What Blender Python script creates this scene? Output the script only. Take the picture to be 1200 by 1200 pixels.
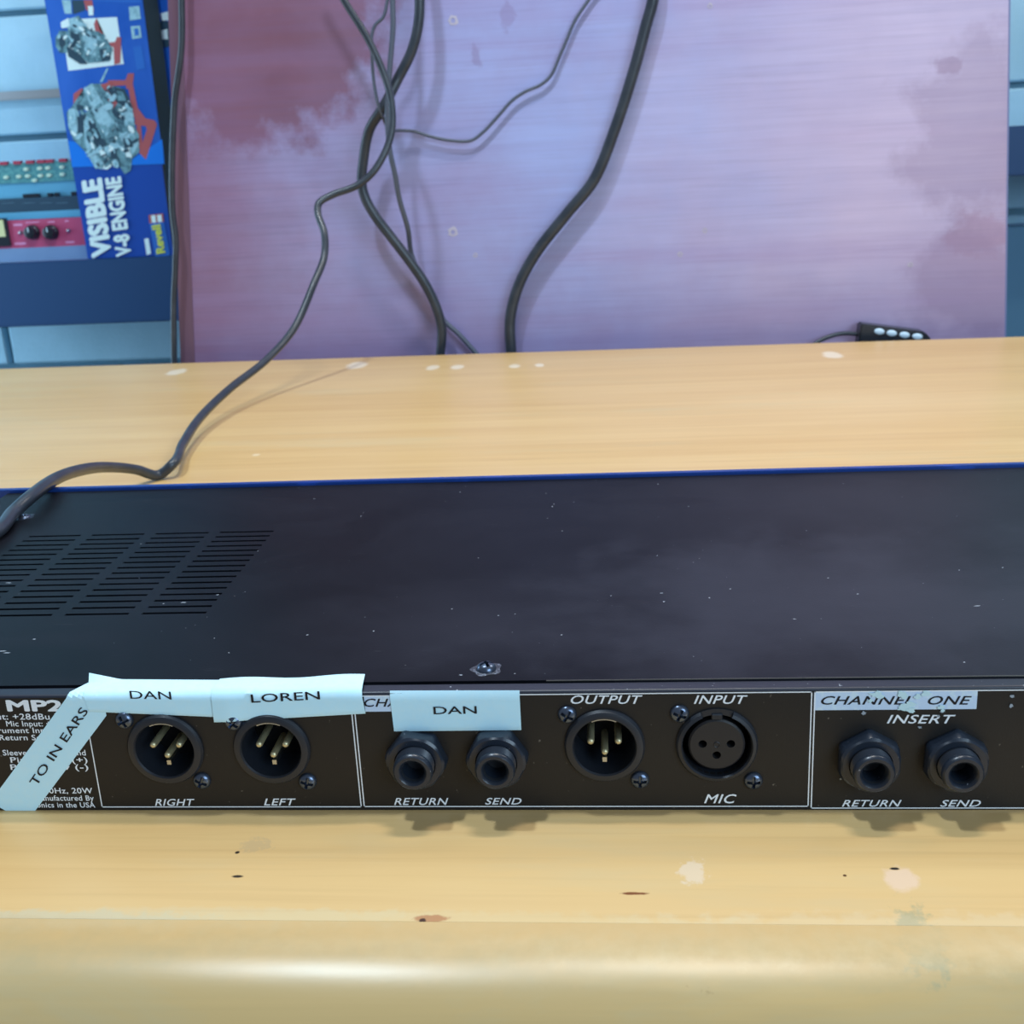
import bpy, bmesh, math, random
from mathutils import Vector, Matrix
random.seed(7)
for o in list(bpy.data.objects): bpy.data.objects.remove(o)
COL = bpy.context.scene.collection
SC = bpy.context.scene

# ------------------------------------------------------------------ camera
CX, CY, CZ = 0.0270, -0.3209, 0.2090
YAW, PIT, ROL, FPX, PCY = 0.0893, 0.2995, -0.0511, 1326.86, 573.92
F_ = Vector((-math.sin(YAW)*math.cos(PIT), math.cos(YAW)*math.cos(PIT), -math.sin(PIT)))
R0 = Vector((math.cos(YAW), math.sin(YAW), 0)); U0 = R0.cross(F_)
R_ = R0*math.cos(ROL) + U0*math.sin(ROL); U_ = -R0*math.sin(ROL) + U0*math.cos(ROL)
CP = Vector((CX, CY, CZ))
cam_d = bpy.data.cameras.new('camera'); cam = bpy.data.objects.new('camera', cam_d); COL.objects.link(cam)
M4 = Matrix(((R_.x, U_.x, -F_.x, CP.x), (R_.y, U_.y, -F_.y, CP.y), (R_.z, U_.z, -F_.z, CP.z), (0, 0, 0, 1)))
cam.matrix_world = M4
cam_d.sensor_width = 36; cam_d.lens = FPX/1200*36; cam_d.shift_y = (PCY-600)/1200
cam_d.clip_start = 0.01; cam_d.clip_end = 50
cam_d.dof.use_dof = True; cam_d.dof.focus_distance = 0.40; cam_d.dof.aperture_fstop = 30
SC.camera = cam

def ray(px, py): return (F_ + R_*((px-600)/FPX) + U_*((PCY-py)/FPX))
def at(px, py, Y=0.0):
    d = ray(px, py); return CP + d*((Y-CP.y)/d.y)
def atz(px, py, Z=0.0):
    d = ray(px, py); return CP + d*((Z-CP.z)/d.z)

# ------------------------------------------------------------------ world, lights, exposure
w = bpy.data.worlds.new('world'); SC.world = w; w.use_nodes = True
w.node_tree.nodes['Background'].inputs[0].default_value = (0.66, 0.76, 0.90, 1)
w.node_tree.nodes['Background'].inputs[1].default_value = 0.28
SC.view_settings.view_transform = 'Standard'; SC.view_settings.look = 'None'
SC.view_settings.exposure = -0.07; SC.view_settings.gamma = 1; SC.view_settings.use_curve_mapping = False
def area(name, loc, tgt, sx, sy, power, col):
    l = bpy.data.lights.new(name, 'AREA'); l.shape = 'RECTANGLE'; l.size = sx; l.size_y = sy; l.energy = power; l.color = col
    o = bpy.data.objects.new(name, l); COL.objects.link(o); o.location = loc
    o.rotation_euler = (Vector(tgt)-Vector(loc)).to_track_quat('-Z', 'Y').to_euler(); return o
area('ceiling_lamp_left', (-0.38, 0.06, 1.42), (-0.05, 0.6, 0.15), 0.09, 0.09, 13, (0.70, 0.86, 1.0))
area('ceiling_lamp_right', (1.05, 0.75, 1.35), (0.1, 0.2, 0.0), 0.75, 0.50, 10, (1.0, 0.96, 0.90))
area('ceiling_lamp_middle', (0.14, 0.26, 1.5), (0.14, 0.26, 0.0), 0.32, 0.07, 9.5, (1.0, 0.97, 0.93))
area('background_fill', (-0.3, 1.05, 1.7), (-0.5, 1.7, 0.2), 1.0, 0.3, 6.5, (0.62, 0.85, 1.0))  # unseen bluish light added to brighten the background wall
area('wall_fill_left', (-1.95, 0.95, 0.2), (-0.4, 1.6, 0.05), 0.8, 1.2, 20, (0.50, 0.76, 1.0))  # unseen light added at the left to brighten the wall under the shelf
area('window_behind_camera', (1.5, -1.7, 1.0), (0.2, 0.6, 0.2), 1.5, 1.2, 43, (0.58, 0.80, 1.0))

# ------------------------------------------------------------------ materials
def srgb(r, g, b):
    f = lambda c: (c/255/12.92) if c/255 <= .04045 else ((c/255+.055)/1.055)**2.4
    return (f(r), f(g), f(b), 1)
class Mat:
    def __init__(s, name, col, rough=.5, metal=0, spec=.5):
        s.m = bpy.data.materials.new(name); s.m.use_nodes = True; s.nt = s.m.node_tree
        s.b = s.nt.nodes['Principled BSDF']; s.b.inputs['Base Color'].default_value = col
        s.b.inputs['Roughness'].default_value = rough; s.b.inputs['Metallic'].default_value = metal
        s.b.inputs['Specular IOR Level'].default_value = spec; s.col = col; s.out = None
    def n(s, t, **k):
        x = s.nt.nodes.new(t)
        for a, v in k.items():
            if a.startswith('_'): setattr(x, a[1:], v)
            else: x.inputs[a.replace('0', ' ')].default_value = v
        return x
    def l(s, a, b): s.nt.links.new(a, b)
    def coords(s, scale=(1, 1, 1)):
        c = s.n('ShaderNodeTexCoord'); m = s.n('ShaderNodeMapping'); m.inputs['Scale'].default_value = scale
        s.l(c.outputs['Object'], m.inputs['Vector']); return m.outputs[0]
    def noise(s, scale=(1, 1, 1), freq=1, detail=4, rough=.5, dist=0):
        n = s.n('ShaderNodeTexNoise'); n.inputs['Scale'].default_value = freq; n.inputs['Detail'].default_value = detail
        n.inputs['Roughness'].default_value = rough; n.inputs['Distortion'].default_value = dist
        s.l(s.coords(scale), n.inputs['Vector']); return n.outputs['Fac']
    def ramp(s, fac, a, b, c0=(0, 0, 0, 1), c1=(1, 1, 1, 1)):
        r = s.n('ShaderNodeValToRGB'); r.color_ramp.elements[0].position = a; r.color_ramp.elements[1].position = b
        r.color_ramp.elements[0].color = c0; r.color_ramp.elements[1].color = c1; s.l(fac, r.inputs[0]); return r.outputs[0]
    def mix(s, fac, c, mode='MIX'):
        x = s.n('ShaderNodeMixRGB', _blend_type=mode)
        if isinstance(fac, (int, float)): x.inputs[0].default_value = fac
        else: s.l(fac, x.inputs[0])
        if s.out is None: x.inputs[1].default_value = s.col
        else: s.l(s.out, x.inputs[1])
        if isinstance(c, tuple): x.inputs[2].default_value = c
        else: s.l(c, x.inputs[2])
        s.out = x.outputs[0]; s.l(s.out, s.b.inputs['Base Color']); return s
    def bump(s, fac, st=.2, d=.001):
        b = s.n('ShaderNodeBump'); b.inputs['Strength'].default_value = st; b.inputs['Distance'].default_value = d
        s.l(fac, b.inputs['Height']); s.l(b.outputs[0], s.b.inputs['Normal']); return s
    def mul(s, a, b):
        x = s.n('ShaderNodeMath', _operation='MULTIPLY'); s.l(a, x.inputs[0])
        if isinstance(b, (int, float)): x.inputs[1].default_value = b
        else: s.l(b, x.inputs[1])
        return x.outputs[0]
    def rough(s, fac, a, b):
        m = s.n('ShaderNodeMapRange'); m.inputs['To Min'].default_value = a; m.inputs['To Max'].default_value = b
        s.l(fac, m.inputs['Value']); s.l(m.outputs[0], s.b.inputs['Roughness']); return s

def spot(M, c, r, soft=.35, jag=.5, sc=(1, 1, 1), freq=120):
    """ragged-edged blob mask around c (object coordinates), radius r"""
    tc = M.n('ShaderNodeTexCoord'); v = M.n('ShaderNodeVectorMath', _operation='SUBTRACT'); M.l(tc.outputs['Object'], v.inputs[0]); v.inputs[1].default_value = c
    v2 = M.n('ShaderNodeVectorMath', _operation='MULTIPLY'); M.l(v.outputs[0], v2.inputs[0]); v2.inputs[1].default_value = sc
    ln = M.n('ShaderNodeVectorMath', _operation='LENGTH'); M.l(v2.outputs[0], ln.inputs[0])
    no = M.noise((1, 1, 1), freq, 5, .6)
    a = M.n('ShaderNodeMath', _operation='MULTIPLY_ADD'); M.l(no, a.inputs[0]); a.inputs[1].default_value = r*jag*2; a.inputs[2].default_value = -r*jag
    s = M.n('ShaderNodeMath', _operation='ADD'); M.l(ln.outputs['Value'], s.inputs[0]); M.l(a.outputs[0], s.inputs[1])
    m = M.n('ShaderNodeMapRange'); m.inputs['From Min'].default_value = r*(1-soft); m.inputs['From Max'].default_value = r*(1+soft*.3)
    m.inputs['To Min'].default_value = 1; m.inputs['To Max'].default_value = 0; M.l(s.outputs[0], m.inputs['Value']); return m.outputs[0]

# bench: varnished light birch, grain runs left-right
wood = Mat('varnished_birch', srgb(202, 162, 102), .34, 0, .5)
g = wood.noise((2.2, 60, 60), 1, 5, .6, .6); wood.mix(wood.ramp(g, .3, .72), srgb(216, 180, 120))
g2 = wood.noise((6, 260, 260), 1, 4, .6, .3); wood.mix(wood.mul(wood.ramp(g2, .52, .72), .35), srgb(176, 134, 78))
g3 = wood.noise((1.4, 5, 5), 1, 3); wood.mix(wood.mul(wood.ramp(g3, .42, .66), .45), srgb(222, 192, 142))
g4 = wood.noise((3, 14, 14), 1, 5, .7); wood.mix(wood.mul(wood.ramp(g4, .56, .7), .3), srgb(190, 178, 142))
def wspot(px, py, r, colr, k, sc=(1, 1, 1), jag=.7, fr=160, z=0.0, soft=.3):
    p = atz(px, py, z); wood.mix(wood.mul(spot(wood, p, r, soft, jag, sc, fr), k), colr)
wspot(1057, 1031, .0050, srgb(224, 194, 168), .75, (1, .8, 1))
wspot(812, 1022, .0045, srgb(222, 204, 182), .6, (1, .8, 1), 1.3, 330)
wspot(1080, 1100, .0060, srgb(150, 150, 118), .65, (1, .45, .45), 1.2, 250)
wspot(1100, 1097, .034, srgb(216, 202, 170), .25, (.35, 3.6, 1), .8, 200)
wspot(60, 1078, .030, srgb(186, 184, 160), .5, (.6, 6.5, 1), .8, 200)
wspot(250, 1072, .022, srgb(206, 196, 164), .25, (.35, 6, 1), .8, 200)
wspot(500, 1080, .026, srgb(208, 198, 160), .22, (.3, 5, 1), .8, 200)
wspot(505, 1076, .0034, srgb(170, 108, 66), .75, (.6, 2.2, 1), .8, 300)
wspot(495, 1079, .0010, srgb(70, 40, 24), 1, (1, .9, 1), .4, 300)
wspot(743, 1047, .0022, srgb(120, 66, 34), .95, (.5, 3.0, 1), .6, 300)
wspot(278, 1027, .0012, srgb(56, 44, 34), 1, (.6, 1.6, 1), .4, 300)
wspot(278, 999, .0008, srgb(56, 44, 34), 1, (1, 1, 1), .3, 300)
wspot(300, 990, .0040, srgb(170, 150, 120), .35, (.8, 1, 1), 1.5, 500)
wspot(988, 1124, .0008, srgb(50, 44, 34), 1, (1, 1, 1), .3, 300)
wspot(1048, 1018, .0009, srgb(40, 34, 30), 1, (.6, 1.4, 1), .4, 300)
wspot(990, 1026, .0006, srgb(90, 60, 34), 1, (1, 1, 1), .3, 300)
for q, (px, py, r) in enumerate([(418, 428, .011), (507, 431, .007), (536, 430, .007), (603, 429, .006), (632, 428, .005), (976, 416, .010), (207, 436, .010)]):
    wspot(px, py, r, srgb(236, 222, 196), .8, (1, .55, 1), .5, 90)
wspot(300, 533, .003, srgb(240, 224, 190), .6)
wood.bump(g2, .06, .0006); wood.rough(g4, .26, .40)
wood_main = wood
wood = nose = Mat('worn_nosing_wood', srgb(170, 148, 102), .34, 0, .5)
g = wood.noise((2.2, 60, 60), 1, 5, .6, .6); wood.mix(wood.ramp(g, .3, .72), srgb(184, 158, 108))
g3 = wood.noise((9, 30, 30), 1, 5, .7, .5); wood.mix(wood.mul(wood.ramp(g3, .46, .68), .5), srgb(168, 158, 124))
g4 = wood.noise((3, 14, 14), 1, 5, .7); wood.mix(wood.mul(wood.ramp(g4, .5, .7), .5), srgb(204, 172, 112))
wspot(80, 1080, .026, srgb(190, 182, 152), .6, (.35, 6.5, 1), .7, 160, 0, .95)
wspot(330, 1080, .024, srgb(202, 186, 146), .5, (.28, 7, 1), .7, 160, 0, .95)
wspot(1080, 1100, .0060, srgb(140, 142, 112), .7, (1, .45, .45), 1.2, 250)
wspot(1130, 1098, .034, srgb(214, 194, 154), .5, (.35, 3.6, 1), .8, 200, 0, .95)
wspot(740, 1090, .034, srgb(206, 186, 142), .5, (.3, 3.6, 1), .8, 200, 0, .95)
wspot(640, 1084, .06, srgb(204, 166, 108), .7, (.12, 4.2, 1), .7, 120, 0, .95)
wspot(988, 1124, .0008, srgb(50, 44, 34), 1, (1, 1, 1), .3, 300)
wspot(820, 1150, .0040, srgb(120, 96, 60), .6, (.5, 1, 1), 1.4, 300)
wspot(985, 1196, .0007, srgb(50, 44, 34), 1, (1, 1, 1), .3, 300)
wood.bump(g3, .10, .0008); wood.rough(g4, .24, .40)
wood = wood_main

black = Mat('black_powder_coat', srgb(10, 12, 17), .42, 0, .11)
n1 = black.noise((8, 13, 1), 1, 5, .62, 1.2); black.mix(black.mul(black.ramp(n1, .42, .66), .8), srgb(23, 24, 31))
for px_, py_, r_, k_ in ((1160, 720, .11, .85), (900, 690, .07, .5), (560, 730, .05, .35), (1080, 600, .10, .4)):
    black.mix(black.mul(spot(black, atz(px_, py_, .0436), r_, .8, .7, (.8, 1.3, 1), 22), k_), srgb(50, 51, 60))  # paler patches paint reflected light into the cover's colour
n2 = black.noise((1, 1, 1), 420, 2, .5); black.mix(black.mul(black.ramp(n2, .77, .80), .6), srgb(190, 196, 204))
n3 = black.noise((60, 900, 300), 1, 2, .6); black.mix(black.mul(black.ramp(n3, .72, .80), .25), srgb(110, 112, 118))
nb = black.noise((1, 1, 1), 1600, 2); black.bump(nb, .12, .0002); black.rough(n1, .34, .50)
facem = Mat('black_printed_panel', srgb(27, 24, 23), .5, 0, .4)
n2 = facem.noise((1, 1, 1), 500, 2, .6); facem.mix(facem.mul(facem.ramp(n2, .70, .78), .45), srgb(150, 140, 128)); facem.bump(facem.noise((1, 1, 1), 1500, 2), .15, .0002)
lipm = Mat('black_folded_lip', srgb(34, 38, 50), .38, 0, .5)
n2 = lipm.noise((1, 1, 1), 520, 3, .6); lipm.mix(lipm.ramp(n2, .70, .76), srgb(214, 222, 230))
plast = Mat('black_connector_plastic', srgb(30, 34, 42), .42, 0, .5); plast.bump(plast.noise((1, 1, 1), 900, 2), .05, .0002)
plast2 = Mat('black_insert_plastic', srgb(34, 33, 36), .5, 0, .45)
nutm = Mat('black_nut_plastic', srgb(30, 38, 50), .30, 0, .5)
pn = nutm.noise((1, 1, 1), 700, 2, .6); nutm.mix(nutm.mul(nutm.ramp(pn, .74, .78), .6), srgb(180, 186, 196))
dark = Mat('dark_interior', srgb(12, 12, 14), .8, 0, .2)
scr = Mat('black_oxide_steel', srgb(92, 102, 120), .28, .85)
gold = Mat('pin_metal', srgb(214, 204, 164), .45, .8)
steel = Mat('bright_steel', srgb(190, 194, 198), .3, 1)
ink = Mat('white_print', srgb(236, 240, 244), .55, 0, .3)
band = Mat('pale_blue_print', srgb(196, 216, 240), .55, 0, .3)
bn = band.noise((1, 1, 1), 260, 5, .7); band.mix(band.mul(band.ramp(bn, .5, .6), .6), srgb(214, 234, 240))
inkblack = Mat('black_print', srgb(26, 26, 32), .5, 0, .3)
tape = Mat('matte_paper_tape', srgb(198, 238, 252), .7, 0, .3)
tn = tape.noise((1, 1, 1), 420, 5, .7); tape.mix(tape.mul(tape.ramp(tn, .4, .7), .35), srgb(214, 240, 246)); tape.bump(tn, .12, .0003)
bluem = Mat('blue_anodised_panel', srgb(24, 62, 136), .4, .2, .4)
bnn = bluem.noise((60, 400, 60), 1, 3); bluem.mix(bluem.ramp(bnn, .60, .68), srgb(34, 76, 168))
rubber = Mat('grey_black_cable_jacket', srgb(40, 48, 58), .34, 0, .5)
rubber.mix(rubber.mul(rubber.ramp(rubber.noise((1, 1, 1), 60, 4), .4, .7), .5), srgb(64, 70, 78))
thinr = Mat('thin_grey_cable_jacket', srgb(74, 82, 98), .45, 0, .5)
maho = Mat('mahogany_laminate', srgb(140, 108, 138), .34, 0, .6)
m1 = maho.noise((2.5, 60, 90), 1, 5, .6, .4); maho.mix(maho.ramp(m1, .35, .7), srgb(156, 132, 168))
m3 = maho.noise((1.2, 9, 16), 1, 4, .6, .3); maho.mix(maho.mul(maho.ramp(m3, .5, .68), .5), srgb(158, 110, 132))
m4 = maho.noise((9, 300, 420), 1, 3, .6, .2); maho.mix(maho.mul(maho.ramp(m4, .5, .7), .35), srgb(108, 78, 100))
board_edge = Mat('mahogany_edge_band', srgb(116, 84, 100), .4); board_edge.mix(board_edge.ramp(board_edge.noise((60, 60, 3), 1, 4), .4, .7), srgb(96, 76, 100))
cmu = Mat('painted_concrete_block', srgb(168, 208, 226), .75, 0, .3)
c1 = cmu.noise((1, 1, 1), 7, 6, .65); cmu.mix(cmu.mul(cmu.ramp(c1, .4, .66), .6), srgb(150, 192, 208))
c2 = cmu.noise((1, 1, 1), 160, 3, .6); cmu.mix(cmu.mul(cmu.ramp(c2, .6, .75), .3), srgb(196, 216, 218)); cmu.bump(c2, .35, .002)
mortar = Mat('grey_blue_mortar', srgb(120, 160, 178), .85, 0, .2)
shelfm = Mat('dark_blue_shelf_steel', srgb(26, 66, 110), .5, 0, .4); shelfm.bump(shelfm.noise((1, 1, 1), 300, 3), .1, .0005)
shelft = Mat('pale_shelf_liner', srgb(120, 150, 186), .4, 0, .5); shelft.mix(shelft.mul(shelft.ramp(shelft.noise((2, 90, 1), 1, 4), .5, .7), .5), srgb(150, 180, 206))
floorm = Mat('grey_concrete_floor', srgb(120, 122, 124), .7); floorm.mix(floorm.mul(floorm.ramp(floorm.noise((1, 1, 1), 5, 5), .4, .7), .5), srgb(96, 98, 102))
def flat(name, c, r=.5, m=0): return Mat(name, c, r, m)
kblue = Mat('kit_box_blue', srgb(20, 88, 186), .35)
kx = kblue.noise((7, 7, 5), 1, 4, .6, .5); kblue.mix(kblue.mul(kblue.ramp(kx, .45, .7), .55), srgb(60, 120, 216))
knavy = flat('kit_box_navy', srgb(10, 74, 170), .35); ksky = flat('kit_box_bright_blue', srgb(8, 124, 232), .35)
kteal = Mat('print_grey_teal', srgb(118, 168, 180), .4)
kx = kteal.noise((1, 1, 1), 90, 5, .7, 1.0); kteal.mix(kteal.ramp(kx, .42, .62), srgb(60, 100, 116))
klight = Mat('print_pale_teal', srgb(160, 206, 220), .4); kx = klight.noise((1, 1, 1), 120, 4, .7, 1.0); klight.mix(klight.mul(klight.ramp(kx, .5, .62), .7), srgb(104, 156, 172))
kdark = flat('print_dark_teal', srgb(44, 74, 92), .4); kred = flat('print_red', srgb(176, 92, 96), .4)
kcream = flat('print_white', srgb(222, 246, 248), .4); kyel = flat('print_yellow', srgb(214, 226, 92), .4); kmid = flat('print_mid_blue', srgb(40, 110, 200), .4)
redp = Mat('red_front_panel', srgb(186, 72, 110), .4); redp.mix(redp.mul(redp.ramp(redp.noise((1, 1, 1), 40, 4), .4, .7), .4), srgb(200, 92, 132))
pcb = Mat('green_circuit_board', srgb(66, 132, 140), .4); pcb.mix(pcb.ramp(pcb.noise((1, 1, 1), 220, 4), .45, .6), srgb(92, 158, 158))
traym = flat('pale_blue_tray', srgb(104, 180, 214), .35, .3)
pale_pad = flat('pale_solder_pad', srgb(196, 222, 200), .4)
oval = flat('pale_blue_button', srgb(196, 222, 240), .3); knobm = flat('black_knob_plastic', srgb(26, 34, 44), .3)
chipm = flat('pale_chipped_laminate', srgb(178, 172, 190), .7)

# ------------------------------------------------------------------ mesh helpers
def link_mesh(name, bm, mats, parent=None, smooth=False, loc=None):
    me = bpy.data.meshes.new(name); bmesh.ops.recalc_face_normals(bm, faces=bm.faces) if smooth != 'flatprint' else None
    bm.to_mesh(me); bm.free()
    if not isinstance(mats, (list, tuple)): mats = [mats]
    for m in mats: me.materials.append(m.m if isinstance(m, Mat) else m)
    if smooth is True:
        for p in me.polygons: p.use_smooth = True
    o = bpy.data.objects.new(name, me); COL.objects.link(o)
    if loc is not None: o.location = loc
    if parent is not None: o.parent = parent
    return o
def sharp(o, deg=35):
    me = o.data
    for p in me.polygons: p.use_smooth = True
    me.set_sharp_from_angle(angle=math.radians(deg)); return o
def tag(o, label=None, cat=None, group=None, kind=None):
    if label: o['label'] = label
    if cat: o['category'] = cat
    if group: o['group'] = group
    if kind: o['kind'] = kind
    return o
def empty(name, loc, label=None, cat=None, group=None):
    o = bpy.data.objects.new(name, None); o.location = loc; COL.objects.link(o); o.empty_display_size = .01; return tag(o, label, cat, group)
def box(bm, c0, c1, mi=0):
    x0, y0, z0 = c0; x1, y1, z1 = c1
    v = [bm.verts.new(p) for p in ((x0,y0,z0),(x1,y0,z0),(x1,y1,z0),(x0,y1,z0),(x0,y0,z1),(x1,y0,z1),(x1,y1,z1),(x0,y1,z1))]
    for f in ((0,3,2,1),(4,5,6,7),(0,1,5,4),(1,2,6,5),(2,3,7,6),(3,0,4,7)):
        bm.faces.new([v[i] for i in f]).material_index = mi
def bbox(name, c0, c1, mat, parent=None, bev=.0006, seg=2):
    bm = bmesh.new(); box(bm, c0, c1)
    if bev: bmesh.ops.bevel(bm, geom=bm.edges[:], offset=bev, segments=seg, affect='EDGES')
    return link_mesh(name, bm, mat, parent)
def extrude_poly(bm, pts, vec, mi=0):
    a = [bm.verts.new(p) for p in pts]; b = [bm.verts.new(Vector(p)+Vector(vec)) for p in pts]; n = len(a)
    bm.faces.new(a).material_index = mi; bm.faces.new(b[::-1]).material_index = mi
    for i in range(n): bm.faces.new((a[i], b[i], b[(i+1) % n], a[(i+1) % n])).material_index = mi
def lathe(bm, prof, n=48, c=(0, 0, 0), axis='Y', mi=0, a0=0, a1=2*math.pi, rad=None):
    """prof: list of (radius, depth along axis). axis Y: depth is +Y."""
    full = abs(a1-a0-2*math.pi) < 1e-6; rings = []
    for k, (r, d) in enumerate(prof):
        ring = []
        for i in range(n if full else n+1):
            a = a0+(a1-a0)*i/n; rr = r if rad is None else rad(k, a, r)
            p = (c[0]+rr*math.cos(a), c[1]+d, c[2]+rr*math.sin(a)) if axis == 'Y' else (c[0]+rr*math.cos(a), c[1]+rr*math.sin(a), c[2]+d)
            ring.append(bm.verts.new(p))
        rings.append(ring)
    for A, B in zip(rings, rings[1:]):
        m = len(A)
        for i in range(m if full else m-1):
            j = (i+1) % m; bm.faces.new((A[i], A[j], B[j], B[i])).material_index = mi
    return rings
def cap(bm, ring, mi=0):
    try: bm.faces.new(ring).material_index = mi
    except ValueError: pass
def spline(pts, per=10):
    P = [Vector(p) for p in pts]; out = []; P = [2*P[0]-P[1]]+P+[2*P[-1]-P[-2]]
    for i in range(1, len(P)-2):
        p0, p1, p2, p3 = P[i-1:i+3]
        t1 = max((p1-p0).length, 1e-6)**.5; t2 = max((p2-p1).length, 1e-6)**.5; t3 = max((p3-p2).length, 1e-6)**.5
        m1 = (p2-p1)+t2*((p1-p0)/t1-(p2-p0)/(t1+t2)); m2 = (p2-p1)+t2*((p3-p2)/t3-(p3-p1)/(t2+t3))
        for k in range(per):
            t = k/per; out.append((2*t**3-3*t*t+1)*p1+(t**3-2*t*t+t)*m1+(-2*t**3+3*t*t)*p2+(t**3-t*t)*m2)
    out.append(P[-2]); return out
def tube(name, pts, r, mat, parent=None, n=12, per=10):
    pts = spline(pts, per); bm = bmesh.new(); rings = []; t = (pts[1]-pts[0]).normalized(); nrm = t.orthogonal().normalized()
    for i, p in enumerate(pts):
        t2 = (pts[min(i+1, len(pts)-1)]-pts[max(i-1, 0)]).normalized(); q = t.rotation_difference(t2); nrm = q @ nrm; t = t2; bn_ = t.cross(nrm)
        rings.append([bm.verts.new(p+r*(nrm*math.cos(2*math.pi*k/n)+bn_*math.sin(2*math.pi*k/n))) for k in range(n)])
    for A, B in zip(rings, rings[1:]):
        for k in range(n): bm.faces.new((A[k], A[(k+1) % n], B[(k+1) % n], B[k]))
    cap(bm, rings[0]); cap(bm, rings[-1]); return link_mesh(name, bm, mat, parent, True)
def text_mesh(s, bold=0.0, shear=0.0, sp=1.0):
    cu = bpy.data.curves.new('t', 'FONT'); cu.body = s; cu.size = 1; cu.offset = bold; cu.shear = shear; cu.resolution_u = 3; cu.space_character = sp
    ob = bpy.data.objects.new('t', cu); COL.objects.link(ob); bpy.context.view_layer.update()
    me = bpy.data.meshes.new_from_object(ob.evaluated_get(bpy.context.evaluated_depsgraph_get()))
    bpy.data.objects.remove(ob); bpy.data.curves.remove(cu); return me
def lettering(s, P0, P1, top, mat, parent, bold=0.0, shear=0.0, name='lettering', lift=None, sp=1.0, warp=None):
    """text whose baseline runs P0->P1 and whose capitals reach up to `top` above P0"""
    P0, P1, top = Vector(P0), Vector(P1), Vector(top); src = text_mesh(s, 0.0, shear, sp)
    xs = [v.co.x for v in src.vertices]; x0, x1 = min(xs)-bold, max(xs)+bold
    cap_ = .69+bold*2; ex = P1-P0; ey = top-P0; nn = ex.cross(ey).normalized()
    L = lift if lift is not None else nn*.00012
    # heavier strokes are the glyphs laid down a few times, a hair apart
    offs = [(0, 0)] if bold <= 0 else [(bold*math.cos(k*math.pi/4), bold*math.sin(k*math.pi/4)) for k in range(8)]
    vs, fs_ = [], []
    for q, (ox, oy) in enumerate(offs):
        b0 = len(vs); LL = L*(1+.10*q)
        for v in src.vertices:
            p = P0+ex*((v.co.x+ox-x0)/(x1-x0))+ey*((v.co.y+oy+bold)/cap_)+LL
            vs.append(warp(p) if warp else p)
        fs_ += [[b0+i for i in f.vertices] for f in src.polygons]
    me = bpy.data.meshes.new(name); me.from_pydata(vs, [], fs_); me.materials.append(mat.m); bpy.data.meshes.remove(src)
    o = bpy.data.objects.new(name, me); COL.objects.link(o); o.parent = parent; return o

# ------------------------------------------------------------------ room
BY = 0.827          # far edge of the bench
def edgeY(x): return BY-0.0194*x
WY = 1.62; FZ = -0.86
bm = bmesh.new(); box(bm, (-2.2, -1.6, FZ-.05), (2.2, WY+.2, FZ)); tag(link_mesh('floor', bm, floorm), kind='structure')
# back wall: mortar core with individual blocks where they can be seen
bm = bmesh.new(); box(bm, (-2.2, WY+.008, FZ), (2.2, WY+.12, 1.6)); wall = tag(link_mesh('wall_back', bm, mortar), kind='structure')
zj = [at(60, y, WY).z for y in (160, 427)]       # two bed joints read off the photograph
BH = (zj[0]-zj[1])/2 if abs(zj[0]-zj[1]) > .3 else (zj[0]-zj[1])
BL = BH*2; xj = at(137, 405, WY).x
bmb = bmesh.new(); box(bmb, (-BL/2+.005, 0, -BH/2+.005), (BL/2-.005, .02, BH/2-.005)); bmesh.ops.bevel(bmb, geom=bmb.edges[:], offset=.003, segments=1, affect='EDGES')
block = link_mesh('block', bmb, cmu, wall); bme = block.data; first = True
r0 = int((FZ-zj[1])/BH)
for r in range(r0, 9):
    zc = zj[1]+BH*(r-.5)
    if zc-BH/2 < FZ: continue
    off = 0 if r % 2 == 0 else BL/2
    for c in range(-5, 6):
        xc = xj+BL/2+off+c*BL
        if abs(xc) > 1.9 or zc > 1.5: continue
        if first: b = block; first = False
        else: b = block.copy(); COL.objects.link(b)
        b.parent = wall; b.location = (xc, WY-.012, zc)
# ------------------------------------------------------------------ bench
bench = empty('workbench', (0, .4, FZ), 'pale varnished birch workbench with rounded front edge under the black rack unit', 'workbench')
bench_inv = Vector(bench.location)
def bpart(name, bm, mat, smooth=False):
    o = link_mesh(name, bm, mat, None, smooth); o.parent = bench; o.matrix_parent_inverse = Matrix.Translation(-bench_inv); return o
YE = -0.0555; RB = 0.036; TH = .045
bm = bmesh.new(); X0, X1 = -1.15, 1.05; NX = 2
rows = []
for x in (X0, X1):
    rows.append([bm.verts.new(p) for p in ((x, edgeY(x), 0), (x, YE+.0002, 0), (x, YE+.0001, -.0001), (x, YE+.0002, -TH), (x, edgeY(x), -TH))])
for i in range(5): bm.faces.new((rows[0][i], rows[1][i], rows[1][(i+1) % 5], rows[0][(i+1) % 5]))
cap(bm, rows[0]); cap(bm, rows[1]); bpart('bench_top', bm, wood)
prof = [(YE, -.00001), (YE-.0005, -.00004), (YE-.004, -.0002)]
for k in range(1, 16):
    a = math.radians(6*k); prof.append((YE-.003-RB*math.sin(a), -RB*(1-math.cos(a))-.0002))
prof += [(YE-.003-RB, -TH), (YE, -TH)]
bm = bmesh.new(); n = len(prof); rows = [[bm.verts.new((x, y, z)) for y, z in prof] for x in (X0, X1)]
for i in range(n): bm.faces.new((rows[0][i], rows[1][i], rows[1][(i+1) % n], rows[0][(i+1) % n]))
cap(bm, rows[0]); cap(bm, rows[1]); ns = sharp(bpart('front_nosing', bm, nose), 40); ns['label'] = 'rounded greyer wood nosing along the front edge'
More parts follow.
